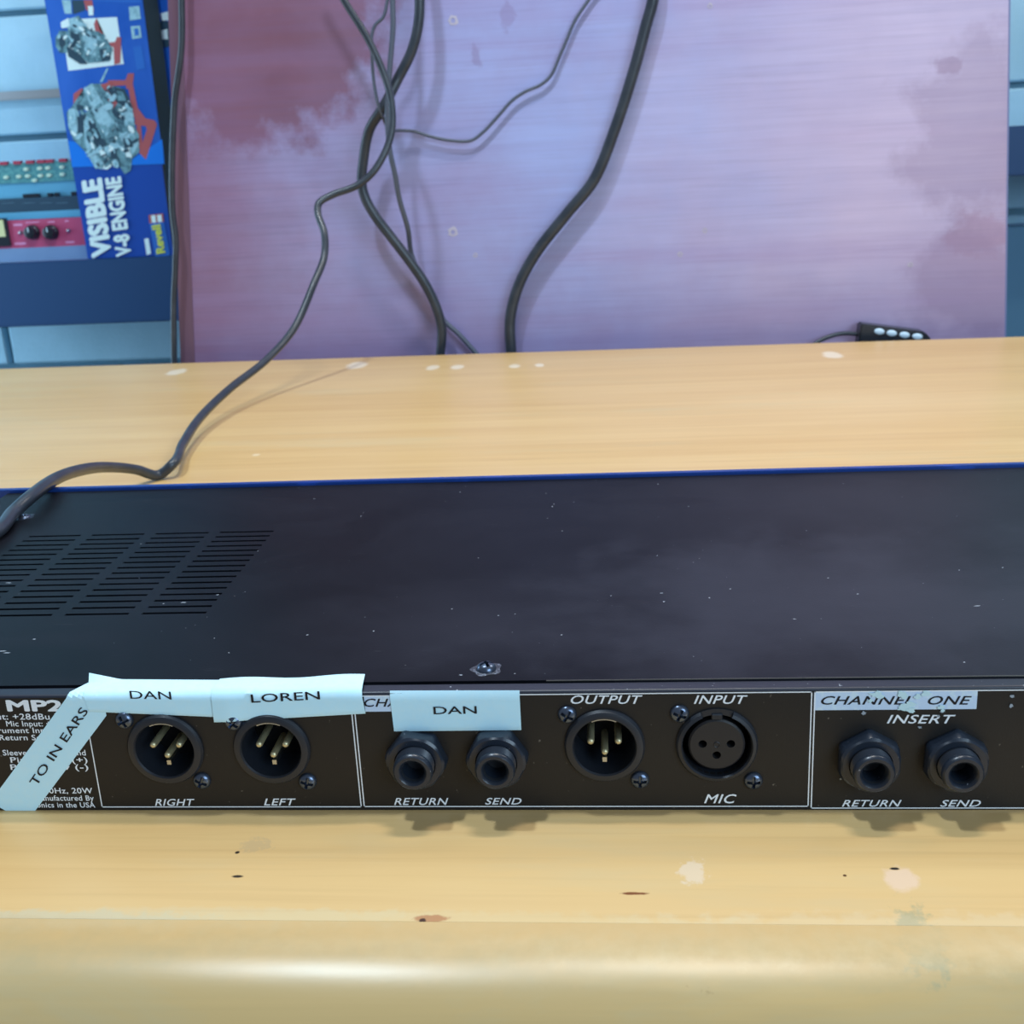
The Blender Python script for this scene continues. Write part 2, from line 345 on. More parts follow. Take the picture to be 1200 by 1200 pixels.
for sx in (X0+.08, X1-.12):
    bm = bmesh.new(); box(bm, (sx, 0, FZ), (sx+.04, BY-.08, -TH)); bpart('leg', bm, wood)
bm = bmesh.new(); box(bm, (X0+.12, BY-.12, -.2), (X1-.12, BY-.09, -TH)); bpart('stretcher', bm, wood)

# ------------------------------------------------------------------ mahogany board behind the bench
GAP = .045
def PY(x): return edgeY(x)+GAP
def on_board(px, py, off=0.0):
    Y = BY+GAP
    for _ in range(6): p = at(px, py, Y); Y = PY(p.x)-off
    return at(px, py, Y)
TL, BLc, TR, BR = on_board(197, 0), on_board(212, 424), on_board(1182, 0), on_board(1177, 398)
def ext(a, b, z): t = (z-a.z)/(b.z-a.z); return a+(b-a)*t
p_bl, p_tl = ext(TL, BLc, FZ), ext(TL, BLc, .95); p_br, p_tr = ext(TR, BR, FZ), ext(TR, BR, .95)
board = empty('wood_board', (0, PY(0)+.02, FZ), 'tall purplish mahogany laminate board standing upright behind the bench', 'board')
def bdpart(name, bm, mat, smooth=False):
    o = link_mesh(name, bm, mat, None, smooth); o.parent = board; o.matrix_parent_inverse = Matrix.Translation(-Vector(board.location)); return o
mb = maho   # stains, plus a veil of reflected light painted into the colour
def mspot(px, py, r, colr, k, sc=(1, 1, 1), jag=.7, fr=18, soft=.3):
    mb.mix(mb.mul(spot(mb, on_board(px, py), r, soft, jag, sc, fr), k), colr)
mspot(335, 95, .02, srgb(120, 70, 76), .5, (.8, 1, 1), .8, 40)
mspot(310, 40, .05, srgb(104, 62, 76), .4, (.7, 1, 2), 1.0, 30)
mspot(720, 170, .42, srgb(164, 182, 236), .85, (1, 1, 1.1), .5, 10, .9)  # bluish veil of reflected light, painted in
mspot(1040, 160, .26, srgb(204, 186, 214), .8, (1, 1, .8), .5, 9, .9)  # brighter right part of the painted veil
mspot(290, 10, .150, srgb(118, 68, 78), .78, (1, 1, 1.1), .6, 24, .22)
mspot(230, 260, .12, srgb(130, 92, 122), .45, (1.2, 1, .5), .6, 24, .8)
mspot(1110, 78, .012, srgb(140, 106, 134), .45, (.8, 1, 1.4), 1.1, 60)
mspot(1150, 275, .04, srgb(160, 116, 140), .4, (1, 1, 1.8), 1.2, 40)
mspot(1140, 330, .07, srgb(140, 116, 146), .5, (1, 1, 1.1), .9, 20)
mspot(1140, 150, .07, srgb(138, 112, 140), .35, (1, 1, .8), 1.0, 22)
mspot(594, 18, .009, srgb(130, 110, 150), .35, (1, 1, .7), 1.3, 90)
mspot(558, 66, .008, srgb(126, 106, 142), .4, (1.3, 1, .7), 1.3, 90)
mspot(700, 405, .6, srgb(122, 100, 140), .35, (.8, 1, 7), .5, 12, .8)
mb.mix(mb.mul(mb.ramp(m1, .35, .75), .20), srgb(108, 92, 142)); mb.mix(mb.mul(mb.ramp(m4, .42, .72), .14), srgb(120, 100, 138))
mb.mix(mb.mul(mb.ramp(mb.noise((1.2, 14, 22), 1, 5, .6, .3), .50, .70), .22), srgb(158, 126, 172))
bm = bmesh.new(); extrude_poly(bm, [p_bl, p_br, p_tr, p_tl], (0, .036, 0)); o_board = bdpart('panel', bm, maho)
q1, q2 = ext(on_board(213, 0), on_board(228.5, 424), FZ), ext(on_board(213, 0), on_board(228.5, 424), .95); up_ = Vector((0, -.0012, 0))
bm = bmesh.new(); extrude_poly(bm, [p_bl+up_, q1+up_, q2+up_, p_tl+up_], (0, .0012, 0)); bdpart('edge_band', bm, board_edge)
bm = bmesh.new(); extrude_poly(bm, [p_br, p_tr, p_tr+Vector((0, .037, 0)), p_br+Vector((0, .037, 0))], (.0018, 0, 0)); bdpart('edge_band', bm, flat('blue_grey_edge', srgb(108, 116, 160), .5))
for px, py, big in [(531, 24, 1), (531, 272, 1), (557, 299, 0), (797, 298, 0), (826, 270, 0), (832, 7, 0), (1067, 310, 0)]:
    p = on_board(px, py); bm = bmesh.new(); R = .0052 if big else .0026
    rr = [R*(.8+.4*random.random()) for _ in range(14)]
    lathe(bm, [(R, -.0002), (R*.45, -.0003)], 14, p, 'Y', 0, rad=lambda k, a, r: r*(rr[int(a/(2*math.pi)*14+.5) % 14]/R if k == 0 else 1))
    rg = lathe(bm, [(R*.45+.0004, -.0003), (R*.42, .0006), (R*.3, .002)], 14, p, 'Y', 1); cap(bm, rg[-1], 1)
    bdpart('screw_hole', bm, [chipm, dark])

# ------------------------------------------------------------------ rack unit
D = 0.2289; H = 0.0430; T0 = 0.0421; RL = .0009
XL = at(12, 587, D).x-.0; XR = XL+.575
unit = empty('rack_unit', (0, .1, 0), 'black rack-mount audio unit with its connector side facing the camera on the bench', 'audio equipment')
UI = Matrix.Translation(-Vector(unit.location))
def up(o, parent=None):
    if parent is None: o.parent = unit; o.matrix_parent_inverse = UI
    return o
def upart(name, bm, mat, smooth=False): return up(link_mesh(name, bm, mat, None, smooth))
def sub(name, bm, mat, par, smooth=False):
    o = link_mesh(name, bm, mat, None, smooth); o.parent = par; return o
def ulet(*a, **k):
    o = lettering(*a[:5], None, *a[5:], **k); par = k.get('par'); return o
def let(s, P0, P1, top, mat, par=None, **k):
    o = lettering(s, P0, P1, top, mat, None, **k); o.parent = par or unit
    if par is None: o.matrix_parent_inverse = UI
    return o

xlr = [(192, 880.5, 'm'), (317, 880, 'm'), (708.5, 876.5, 'm'), (840.5, 876, 'f')]
scr_px = [((145, 845), (236, 916)), ((273, 847), (360, 917)), ((664.5, 838.5), (750, 915)), ((796.5, 837.5), (883, 916))]
jack_px = [(483, 906.5, 52), (579.6, 905.5, 62), (1025.6, 908.8, 90), (1129.7, 909, 88)]
RO = .0128; PR = .0018            # ring radius and how far it stands out
xc = [(at(a, b, -PR), k) for a, b, k in xlr]
JP = .0105                        # barrel protrusion
jc = [(at(a, b, -JP), r) for a, b, r in jack_px]
# back panel with real openings
bm = bmesh.new()
def loop(pts):
    v = [bm.verts.new(p) for p in pts]
    return [bm.edges.new((v[i], v[(i+1) % len(v)])) for i in range(len(v))]
ed = loop([(XL, 0, 0), (XR, 0, 0), (XR, 0, T0), (XL, 0, T0)])
holes = [(c.x, c.z, .0108) for c, k in xc]+[(c.x, c.z, .0046) for c, r in jc]
for x, z, r in holes: ed += loop([(x+r*math.cos(2*math.pi*i/32), 0, z+r*math.sin(2*math.pi*i/32)) for i in range(32)])
bmesh.ops.triangle_fill(bm, edges=ed, use_beauty=True)
fs = bm.faces[:]; ex = bmesh.ops.extrude_face_region(bm, geom=fs)
bmesh.ops.translate(bm, vec=(0, .0015, 0), verts=[v for v in ex['geom'] if isinstance(v, bmesh.types.BMVert)])
upart('back_panel', bm, facem)
# rounded folded lip and shell
bm = bmesh.new(); pr = [(0, T0)]
for k in range(1, 7): a = math.radians(15*k); pr.append((RL-RL*math.cos(a), T0+RL*math.sin(a)))
pr += [(.0052, H), (.0052, T0-.001), (.0016, T0-.001)]
A = [bm.verts.new((XL, y, z)) for y, z in pr]; B = [bm.verts.new((XR, y, z)) for y, z in pr]
for i in range(len(pr)-1): bm.faces.new((A[i], B[i], B[i+1], A[i+1]))
cap(bm, A); cap(bm, B); sharp(upart('folded_lip', bm, lipm), 50)
bm = bmesh.new()
box(bm, (XL, .0015, .0004), (XR, D, .0016)); box(bm, (XL, .0015, .0012), (XL+.0012, D, H-.001)); box(bm, (XR-.0012, .0015, .0012), (XR, D, H-.001))
upart('chassis_tray', bm, black)
bm = bmesh.new(); box(bm, (XL+.002, .03, .0013), (XL+.26, .20, .012)); upart('inner_circuit_board', bm, dark)
# lid with four columns of sixteen vent slots cut through
LZ0, LZ1 = H-.0008, H+.0006
vy0, vy1 = .0652, .1577; pitch = (vy1-vy0)/15; colr = [-.1261-.03045*k for k in range(4)]; SL = .0252; SW = .0017
xs = sorted([XL, XR]+[c for c in colr]+[c-SL for c in colr]); ys = [.0062]
for k in range(16): ys += [vy0+k*pitch-SW/2, vy0+k*pitch+SW/2]
ys.append(D-.0003)
bm = bmesh.new(); G = [[bm.verts.new((x, y, LZ1)) for y in ys] for x in xs]
for i in range(len(xs)-1):
    for j in range(len(ys)-1):
        incol = any(abs(xs[i+1]-c) < 1e-7 for c in colr); inrow = j % 2 == 1
        if incol and inrow: continue
        bm.faces.new((G[i][j], G[i+1][j], G[i+1][j+1], G[i][j+1]))
ex = bmesh.ops.extrude_face_region(bm, geom=bm.faces[:])
bmesh.ops.translate(bm, vec=(0, 0, LZ0-LZ1), verts=[v for v in ex['geom'] if isinstance(v, bmesh.types.BMVert)])
lid = upart('top_cover', bm, black)
# thin pale scuff line along the cover's cut edge
bm = bmesh.new(); box(bm, (at(640, 796, .006).x, .0060, LZ1-.0003), (XR, .0062, LZ1+.00002)); sub('bare_cut_edge', bm, flat('bare_edge_metal', srgb(120, 116, 108), .4, .6), lid)
# front panel with rack ears
PX0, PX1 = XL-.024, XR+.024
bm = bmesh.new(); box(bm, (PX0, D, -.0002+.0004), (PX1, D+.0042, .0452)); bmesh.ops.bevel(bm, geom=bm.edges[:], offset=.0004, segments=2, affect='EDGES')
fp = upart('front_panel', bm, bluem); fp['label'] = 'blue front panel edge'
# frame lines
def line(pts, wd=.00036, name='frame_line'):
    bm = bmesh.new()
    for p, q in zip(pts, pts[1:]):
        p, q = Vector(p), Vector(q); d = (q-p).normalized(); s = Vector((-d.z, 0, d.x))*wd/2; e = d*wd/2
        vs = [bm.verts.new((v.x, -.00006, v.z)) for v in (p-s-e, q-s+e, q+s+e, p+s-e)]; bm.faces.new(vs)
    return up(link_mesh(name, bm, ink))
zt, zb = min(at(800, 811.5).z, T0-.0003), at(800, 944.8).z
def boxline(xa, xb, zb=zb, name='frame_line'): line([(xa, 0, zt), (xb, 0, zt), (xb, 0, zb), (xa, 0, zb), (xa, 0, zt)], name=name)
boxline(at(119.8, 945.5).x, at(423.3, 944.5).x, at(300, 945.4).z); boxline(at(426.9, 944.5).x, at(946.9, 945).x); boxline(at(950.6, 945).x, at(950.6, 945).x+.16, at(1060, 946.8).z)
# silk-screened words
def word(s, x0, x1, ybase, ytop, mat=ink, bold=.012, shear=.3, dy=0.0, **k):
    P0 = at(x0, ybase); P1 = at(x1, ybase+dy); T = at(x0, ytop); T.x = P0.x
    return let(s, P0, P1, T, mat, None, bold=bold*.8, shear=shear, sp=k.pop('sp', 1.06), lift=Vector((0, -.0001, 0)), **k)
word('OUTPUT', 669, 753, 824.5, 814.5); word('INPUT', 813, 876, 824.5, 814.5); word('MIC', 825, 863, 941, 930.5)
word('RIGHT', 182, 229, 944, 936); word('LEFT', 309.5, 347.5, 943.5, 935.5)
word('RETURN', 462, 526, 943, 934.8); word('SEND', 568.5, 611.5, 942.5, 934.8)
word('RETURN', 986.5, 1056, 945, 937.2); word('SEND', 1101.5, 1149, 945, 937.2); word('INSERT', 1039, 1119, 847.5, 837.5)
word('MP20', 9, 94, 833.5, 820, bold=.045, shear=0, sp=1.0)
tx = [('Output: +28dBu Max', -34, 88, 843, 836), ('Mic Input: +20dBu', 8, 88, 851, 844.5), ('Instrument Input: +8', -20, 84, 858.8, 852.4), ('Return Sensitivity', 0, 88, 867.2, 860.8),
      ('1 - Sleeve/Shield Ground', -10, 101, 885, 878.5), ('Pin 2 High (+)', 13, 103, 893.5, 887), ('Pin 3 Low (-)', 13, 104, 901.8, 895.5),
      ('120V/60Hz, 20W', 25, 109, 929.5, 923), ('Manufactured By', 42, 110.5, 938, 931.8), ('Electronics in the USA', 20, 112, 946, 940)]
for s, x0, x1, yb, yt in tx: word(s, x0, x1, yb, yt, bold=.012, shear=0)
# channel bands
def quad(name, pxs, Y, mat):
    bm = bmesh.new(); bm.faces.new([bm.verts.new(at(a, b, Y)) for a, b in pxs]); return up(link_mesh(name, bm, mat))
bx0, bx1 = at(953.5, 832).x, at(1144, 832).x; bz0, bz1 = at(1050, 831.5).z, min(at(1050, 809.5).z, T0-.0001)
bm = bmesh.new(); bm.faces.new([bm.verts.new(p) for p in ((bx0, -.00005, bz0), (bx1, -.00005, bz0), (bx1, -.00005, bz1), (bx0, -.00005, bz1))]); upart('channel_band', bm, band)
bx0, bx1 = at(428, 832).x, at(520, 832).x; bz0, bz1 = at(445, 833.8).z, min(at(445, 811.5).z, T0-.0001)
bm = bmesh.new(); bm.faces.new([bm.verts.new(p) for p in ((bx0, -.00005, bz0), (bx1, -.00005, bz0), (bx1, -.00005, bz1), (bx0, -.00005, bz1))]); upart('channel_band', bm, band)
word('CHANNEL  ONE', 962, 1138, 825.5, 815.5, inkblack, bold=.014); word('CHANNEL', 427, 520, 828, 818.5, inkblack, bold=.014)
NB = [0]
def blob(px, py, r, mat, name='tape_residue', sx=1.0, Y=-.00032):
    NB[0] += 1; Y -= NB[0]*.000012
    c = at(px, py, Y); bm = bmesh.new(); n = 16; vs = []
    for i in range(n):
        a = 2*math.pi*i/n; rr = r*(.6+.8*random.random()); vs.append(bm.verts.new((c.x+rr*sx*math.cos(a), Y, c.z+rr*math.sin(a))))
    bm.faces.new(vs); return up(link_mesh(name, bm, mat))
res = flat('pale_residue', srgb(196, 226, 232), .7)
for a in [(1067, 825, .0010, 1.6), (1060, 830, .0013, 1.8), (1058, 814, .0012, 1.6), (1028, 814, .0012, 1.8), (1076, 816, .0008, 1.3), (1087, 813, .001, 1.4), (1103, 829, .0007, 1.3), (1020, 821, .0006, 1.2), (1068, 833, .0009, 1.5), (1105, 833, .0006, 1.0)]:
    blob(a[0], a[1], a[2], res, sx=a[3])
for a in [(1186, 816, .0005, 1.4), (1185, 827, .0006, .8), (1100, 839, .0005, .7), (1012, 836, .0006, 1.2), (1078, 852.5, .0004, 1.5), (985, 913, .0003, 1.3), (1104, 834, .0006, 1.2)]:
    blob(a[0], a[1], a[2], flat('grey_fleck', srgb(150, 160, 170), .6), 'paint_fleck', sx=a[3], Y=-.00016)

# screws with a real cross recess
def screw_mesh(R, depth, n=64):
    me = bpy.data.meshes.new('screw'); b = bmesh.new(); prof_ = [(1.0, 0), (1.0, -.12), (.97, -.25), (.9, -.42), (.8, -.55), (.7, -.64), (.62, -.69), (.54, -.73), (.46, -.76), (.38, -.78), (.3, -.8), (.22, -.81), (.14, -.82), (.07, -.83)]
    rings = lathe(b, [(r*R, d*depth) for r, d in prof_], n)
    cap(b, rings[-1])
    for v in b.verts:
        u, w_ = v.co.x/R, v.co.z/R; a = .14
        if (abs(u) < a and abs(w_) < .62) or (abs(w_) < a and abs(u) < .62): v.co.y += depth*.62
    bmesh.ops.recalc_face_normals(b, faces=b.faces); b.to_mesh(me); b.free(); me.materials.append(scr.m)
    for p in me.polygons: p.use_smooth = True
    me.set_sharp_from_angle(angle=math.radians(50)); return me
smesh = screw_mesh(.0030, .0022)
def place(me, name, loc, par, rot=None):
    o = bpy.data.objects.new(name, me); COL.objects.link(o); o.parent = par; o.location = loc
    if rot: o.rotation_euler = rot
    return o
# XLR connectors
def ring_bm(c, female):
    b = bmesh.new()
    gap = math.radians(24)
    kw = dict(a0=math.pi/2+gap, a1=math.pi/2+2*math.pi-gap) if female else {}
    inner = .0098 if not female else .0108
    pr_ = [(RO, .0), (RO, -.0006), (RO-.0006, -PR*.8), (RO-.0016, -PR), (inner+.0004, -PR), (inner, -PR+.0006), (inner-.0001, .014)]
    rings = lathe(b, pr_, 64, (c.x, 0, c.z), **kw)
    if female:
        for e in (0, -1): cap(b, [r[e] for r in rings])
        lathe(b, [(RO, 0), (RO, -.0005), (inner, -.0005), (inner, .014)], 12, (c.x, 0, c.z), a0=math.pi/2-gap, a1=math.pi/2+gap)
    return b
pin_me = None
for i, (c, k) in enumerate(xc):
    b = ring_bm(c, k == 'f'); con = upart('xlr_socket' if k == 'f' else 'xlr_plug', b, plast); sharp(con, 30)
    con['label'] = 'round female microphone socket' if k == 'f' else 'round male connector with three pins'
    if k == 'm':
        b = bmesh.new(); rg = lathe(b, [(.0099, .0135), (.002, .0135)], 32, (c.x, 0, c.z)); cap(b, rg[-1]); sub('socket_floor', b, dark, con)
        for dxp, dzp in ((-.0044, .0010), (.0044, .0010), (0, -.0028)):
            b = bmesh.new(); r = .00115
            rg = lathe(b, [(r, .0134), (r, .0010), (r*.92, .0005), (r*.7, .0001), (r*.35, -.0001)], 16, (c.x+dxp, 0, c.z+dzp)); cap(b, rg[-1]); sub('contact_pin', b, gold, con, True)
        b = bmesh.new(); box(b, (c.x-.0008, .001, c.z-.0066), (c.x+.0006, .012, c.z-.0050)); sub('polarising_key', b, steel, con)
        b = bmesh.new()  # bright latch plate just inside the top
        lathe(b, [(.0098, -.0010), (.0094, -.0010), (.0093, .003), (.0097, .003)], 14, (c.x, 0, c.z), a0=math.radians(66), a1=math.radians(114)); sub('latch_plate', b, steel, con)
    else:
        b = bmesh.new(); r = .0089
        hl = [(-.0044, .0004), (.0044, .0004), (0, -.0036)]
        v = [];
        def lp(cx_, cz_, rr, n_): 
            vs = [b.verts.new((c.x+cx_+rr*math.cos(2*math.pi*q/n_), -.0003, c.z+cz_+rr*math.sin(2*math.pi*q/n_))) for q in range(n_)]
            return [b.edges.new((vs[q], vs[(q+1) % n_])) for q in range(n_)]
        e_ = lp(0, 0, r-.0006, 48)
        for hx, hz in hl: e_ += lp(hx, hz, .00135, 16)
        bmesh.ops.triangle_fill(b, edges=e_, use_beauty=True)
        lathe(b, [(r-.0006, -.0003), (r, .0002), (r, .014)], 48, (c.x, 0, c.z))
        for hx, hz in hl:
            rg = lathe(b, [(.00135, -.0003), (.00135, .006)], 16, (c.x+hx, 0, c.z+hz)); cap(b, rg[-1])
        sub('contact_insert', b, plast2, con)
        b = bmesh.new(); rg = lathe(b, [(.0108, .0125), (.002, .0125)], 32, (c.x, 0, c.z)); cap(b, rg[-1]); sub('socket_floor', b, dark, con)
        b = bmesh.new(); box(b, (c.x-.0017, -.0011, c.z+.0092), (c.x+.0017, .004, c.z+.0112)); bmesh.ops.bevel(b, geom=b.edges[:], offset=.0003, segments=1, affect='EDGES'); sub('release_tab', b, plast, con)
        lettering_p = Vector((c.x-.001, -.0003, c.z+.0001))
        b = bmesh.new(); lathe(b, [(.0011, -.00035), (.0009, -.0005), (.0007, -.00035)], 20, (c.x, 0, c.z+.0001)); sub('raised_ring_mark', b, plast2, con)
    for q, (sx, sy) in enumerate(scr_px[i]):
        p = at(sx, sy, -.0008); place(smesh, 'screw', (p.x, 0, p.z), con, (0, random.uniform(0, 1.5), 0))
# jacks: threaded nut and barrel
for i, (c, rot) in enumerate(jc):
    b = bmesh.new(); Rc = .0104; NT = .0052; Rf = Rc*math.cos(math.radians(30)); rr0 = math.radians(rot)
    def hexr(a):
        t = (a-rr0) % (math.pi/3)-math.pi/6; return Rf/math.cos(t)
    def rad(k, a, r):
        hx = hexr(a); return min(hx, r) if r > .006 else r
    rg = lathe(b, [(.0101, 0), (.0101, -.0008), (.0100, -NT*.60), (.0094, -NT*.88), (.0086, -NT), (.0067, -NT), (.0067, -.001)], 96, (c.x, 0, c.z), rad=rad)
    jk = upart('jack_socket', b, nutm); sharp(jk, 22); jk['label'] = 'black quarter-inch socket with hexagonal nut'
    b = bmesh.new()
    prf = [(.0064, -.001)]
    z_ = -NT+.0002
    while z_ > -JP+.0022: prf += [(.0064, z_), (.0061, z_-.0003)]; z_ -= .0006
    prf += [(.0064, -JP+.0016), (.0062, -JP+.0006), (.0056, -JP), (.0046, -JP), (.0038, -JP+.0007), (.0036, -JP+.0018), (.0036, .012)]
    rg = lathe(b, prf, 48, (c.x, 0, c.z)); cap(b, rg[-1]); brl = sub('threaded_barrel', b, nutm, jk); sharp(brl, 40)
    b = bmesh.new(); lathe(b, [(.0037, -JP+.0012), (.00355, -JP+.0016), (.00355, -JP+.0026)], 40, (c.x, 0, c.z)); sub('bright_bush', b, flat('dull_bush_metal', srgb(90, 96, 106), .3, .8), jk, True)
    b = bmesh.new(); rg = lathe(b, [(.0035, -.002), (.001, -.0018)], 24, (c.x, 0, c.z)); cap(b, rg[-1]); sub('inner_contact', b, plast, jk)

# lid screws
def lid_screw(px, py, R, h, dimple):
    p = atz(px, py, LZ1); o = bpy.data.objects.new('cover_screw', screw_mesh(R, h)); COL.objects.link(o); o.parent = lid
    o.location = (p.x, p.y, LZ1-.0001); o.rotation_euler = (-math.pi/2, 0, .4)
    b = bmesh.new(); lathe(b, [(R*1.55, .00003), (R*1.3, .0001), (R*1.05, .00005)], 32, (p.x, p.y, LZ1), 'Z', rad=lambda k, a, r: r*(1+.12*math.sin(5*a+px)*(k == 0))); sub('worn_paint_ring', b, dimple, lid)
wear = Mat('worn_grey_paint', srgb(52, 54, 62), .4); wear.mix(wear.ramp(wear.noise((1, 1, 1), 500, 4, .7), .5, .62), srgb(128, 136, 150))
lid_screw(570, 784, .0032, .0030, wear)
lid_screw(28, 606, .0032, .0016, flat('dimple_paint', srgb(32, 38, 50), .35))
bm = bmesh.new()
for (px, py, l, a) in [(8, 765, .003, .05), (2, 763, .004, .1), (716, 698, .0007, .9), (775, 695, .0014, .05), (778, 705, .0012, .3), (1145, 710, .0028, .1), (1005, 696, .001, .2), (1175, 665, .0009, .4), (255, 697, .0012, .5), (360, 744, .001, .5), (215, 706, .0026, .03), (540, 791, .0014, .0), (1124, 668, .0007, .2), (1130, 776, .0008, .3), (658, 744, .0008, .2), (40, 749, .0014, .1), (770, 651, .0005, .1), (10, 683, .003, .0)]:
    p = atz(px, py, LZ1+.00006); d = Vector((math.cos(a), math.sin(a), 0))*l/2; s = Vector((-math.sin(a), math.cos(a), 0))*.00022
    bm.faces.new([bm.verts.new(p+x) for x in (-d-s*.3, d*.4-s, d+s*.2, -d*.2+s)])
sc_ = sub('scratch_marks', bm, flat('pale_scratch', srgb(196, 204, 214), .5), lid); sc_['kind'] = 'stuff'

# paper tapes: sheets that follow the face and fold over the lip
def warp_tape(off):
    def f(p):
        s = p.z-T0
        if s <= 0: return Vector((p.x, -off, p.z))
        q = RL*math.pi/2
        if s < q: a = s/RL; r = RL+off; return Vector((p.x, RL-r*math.cos(a), T0+r*math.sin(a)))
        return Vector((p.x, RL+(s-q), H+off+.0004))
    return f
def sheet(name, P, off, curl=None, nx=24, ny=10, label=None):
    """P: four corners in face coordinates (x, s): bl, br, tr, tl; s above T0 wraps round the lip"""
    b = bmesh.new(); W = warp_tape(off); rows = []
    for j in range(ny+1):
        r = []
        for i in range(nx+1):
            u, v = i/nx, j/ny; x = (P[0][0]*(1-u)+P[1][0]*u)*(1-v)+(P[3][0]*(1-u)+P[2][0]*u)*v; s = (P[0][1]*(1-u)+P[1][1]*u)*(1-v)+(P[3][1]*(1-u)+P[2][1]*u)*v
            p = W(Vector((x, 0, s)))
            if curl: p = p+curl(u, v)
            r.append(b.verts.new(p))
        rows.append(r)
    for j in range(ny):
        for i in range(nx): b.faces.new((rows[j][i], rows[j][i+1], rows[j+1][i+1], rows[j+1][i]))
    ex_ = bmesh.ops.extrude_face_region(b, geom=b.faces[:]); bmesh.ops.translate(b, vec=(0, .00007, -.00007), verts=[v for v in ex_['geom'] if isinstance(v, bmesh.types.BMVert)])
    o = upart(name, b, tape); sharp(o, 50)
    if label: o['label'] = label
    return o
def fs(px, py):       # pixel -> (x, s) on the face, unrolled over the lip
    p = at(px, py, 0)
    if p.z <= T0+.0006: return (p.x, p.z)
    q = atz(px, py, H+.0005); s = T0+RL*math.pi/2+max(q.y-RL, 0); return (q.x, max(s, T0+.0008) if q.y > RL else T0+RL)
# TO IN EARS
W = warp_tape(.00025); bm = bmesh.new()
def patch(P, nx, ny):
    rows = []
    for j in range(ny+1):
        r = []
        for i in range(nx+1):
            u, v = i/nx, j/ny
            x = (P[0][0]*(1-u)+P[1][0]*u)*(1-v)+(P[3][0]*(1-u)+P[2][0]*u)*v; q_ = (P[0][1]*(1-u)+P[1][1]*u)*(1-v)+(P[3][1]*(1-u)+P[2][1]*u)*v
            r.append(bm.verts.new(W(Vector((x, 0, q_)))))
        rows.append(r)
    for j in range(ny):
        for i in range(nx): bm.faces.new((rows[j][i], rows[j][i+1], rows[j+1][i+1], rows[j+1][i]))
def fq(px, py): p = at(px, py, 0); return (p.x, p.z)
patch([fq(-5, 931), fq(40, 951.6), fq(125, 838), (fs(86, 804)[0], T0)], 10, 20)
patch([fq(-5, 931), fq(-3, 944), fq(10, 951.3), fq(40, 951.6)], 1, 1)
patch([(fs(86, 804)[0], T0), fq(125, 838), fs(130, 800), fs(108, 798)], 8, 12)
bmesh.ops.remove_doubles(bm, verts=bm.verts[:], dist=1e-5)
ex_ = bmesh.ops.extrude_face_region(bm, geom=bm.faces[:]); bmesh.ops.translate(bm, vec=(0, .00007, -.00007), verts=[v for v in ex_['geom'] if isinstance(v, bmesh.types.BMVert)])
t1 = upart('paper_tape', bm, tape); sharp(t1, 20); t1['label'] = 'slanting paper tape reading TO IN EARS'
a0, a1 = at(43, 921.5, -.0004), at(104, 833.5, -.0004); ttop = at(31.5, 914.5, -.0004)
let('TO IN EARS', a0, a1, a0+(ttop-a0)*.78, inkblack, t1, bold=.006, lift=Vector((0, -.00008, 0)))
# DAN (left)
t2 = sheet('paper_tape', [fs(105, 833), fs(257, 839.5), fs(257, 798), fs(107, 797)], .0005, lambda u, v: Vector((0, -.0006*max(0, (v-.75))*4*max(0, 1-u*4), .0026*max(0, (v-.8))*5*max(0, 1-u*4.2))), 28, 12, 'paper tape reading DAN, first from the left')
a0, a1, tt = at(153, 818.5, -.0006), at(201.5, 819.5, -.0006), at(153, 809.2, -.0006); let('DAN', a0, a1, a0+Vector((0, 0, (tt-a0).z)), inkblack, t2, bold=.004, lift=Vector((0, -.0001, 0)))
# LOREN
t3 = sheet('paper_tape', [fs(252, 844.5), fs(429, 834.6), fs(428, 793), fs(258, 798)], .0009, lambda u, v: Vector((0, -.0006*(1-v)*max(0, 1-abs(u-.1)*8), .0004*math.sin(u*9)*v)), 28, 12, 'paper tape reading LOREN')
a0, a1, tt = at(295, 823, -.001), at(375.5, 819, -.001), at(294, 813.5, -.001); let('LOREN', a0, a1, a0+Vector((0, 0, (tt-a0).z)), inkblack, t3, bold=.004, lift=Vector((0, -.0002, 0)))
# DAN (right)
t4 = sheet('paper_tape', [(at(462, 856.3).x, at(462, 856.3).z), (at(611, 854.8).x, at(611, 854.8).z), fs(608.5, 809.5), (at(456.5, 810.5).x, at(456.5, 810.5).z)], .0004, None, 12, 8, 'paper tape reading DAN above two black sockets')
a0, a1, tt = at(508.5, 836.8, -.0005), at(559, 836, -.0005), at(508.5, 828, -.0005); let('DAN', a0, a1, a0+Vector((0, 0, (tt-a0).z)), inkblack, t4, bold=.004, lift=Vector((0, -.0001, 0)))

# ------------------------------------------------------------------ cables
def cable(name, pts, r, mat, label, per=10):
    o = tube(name, pts, r, mat, None, 12, per); tag(o, label, 'cable', 'cables hanging in front of the wooden board'); return o
def cp(px, py, Y): return at(px, py, Y)
PYc = BY+GAP
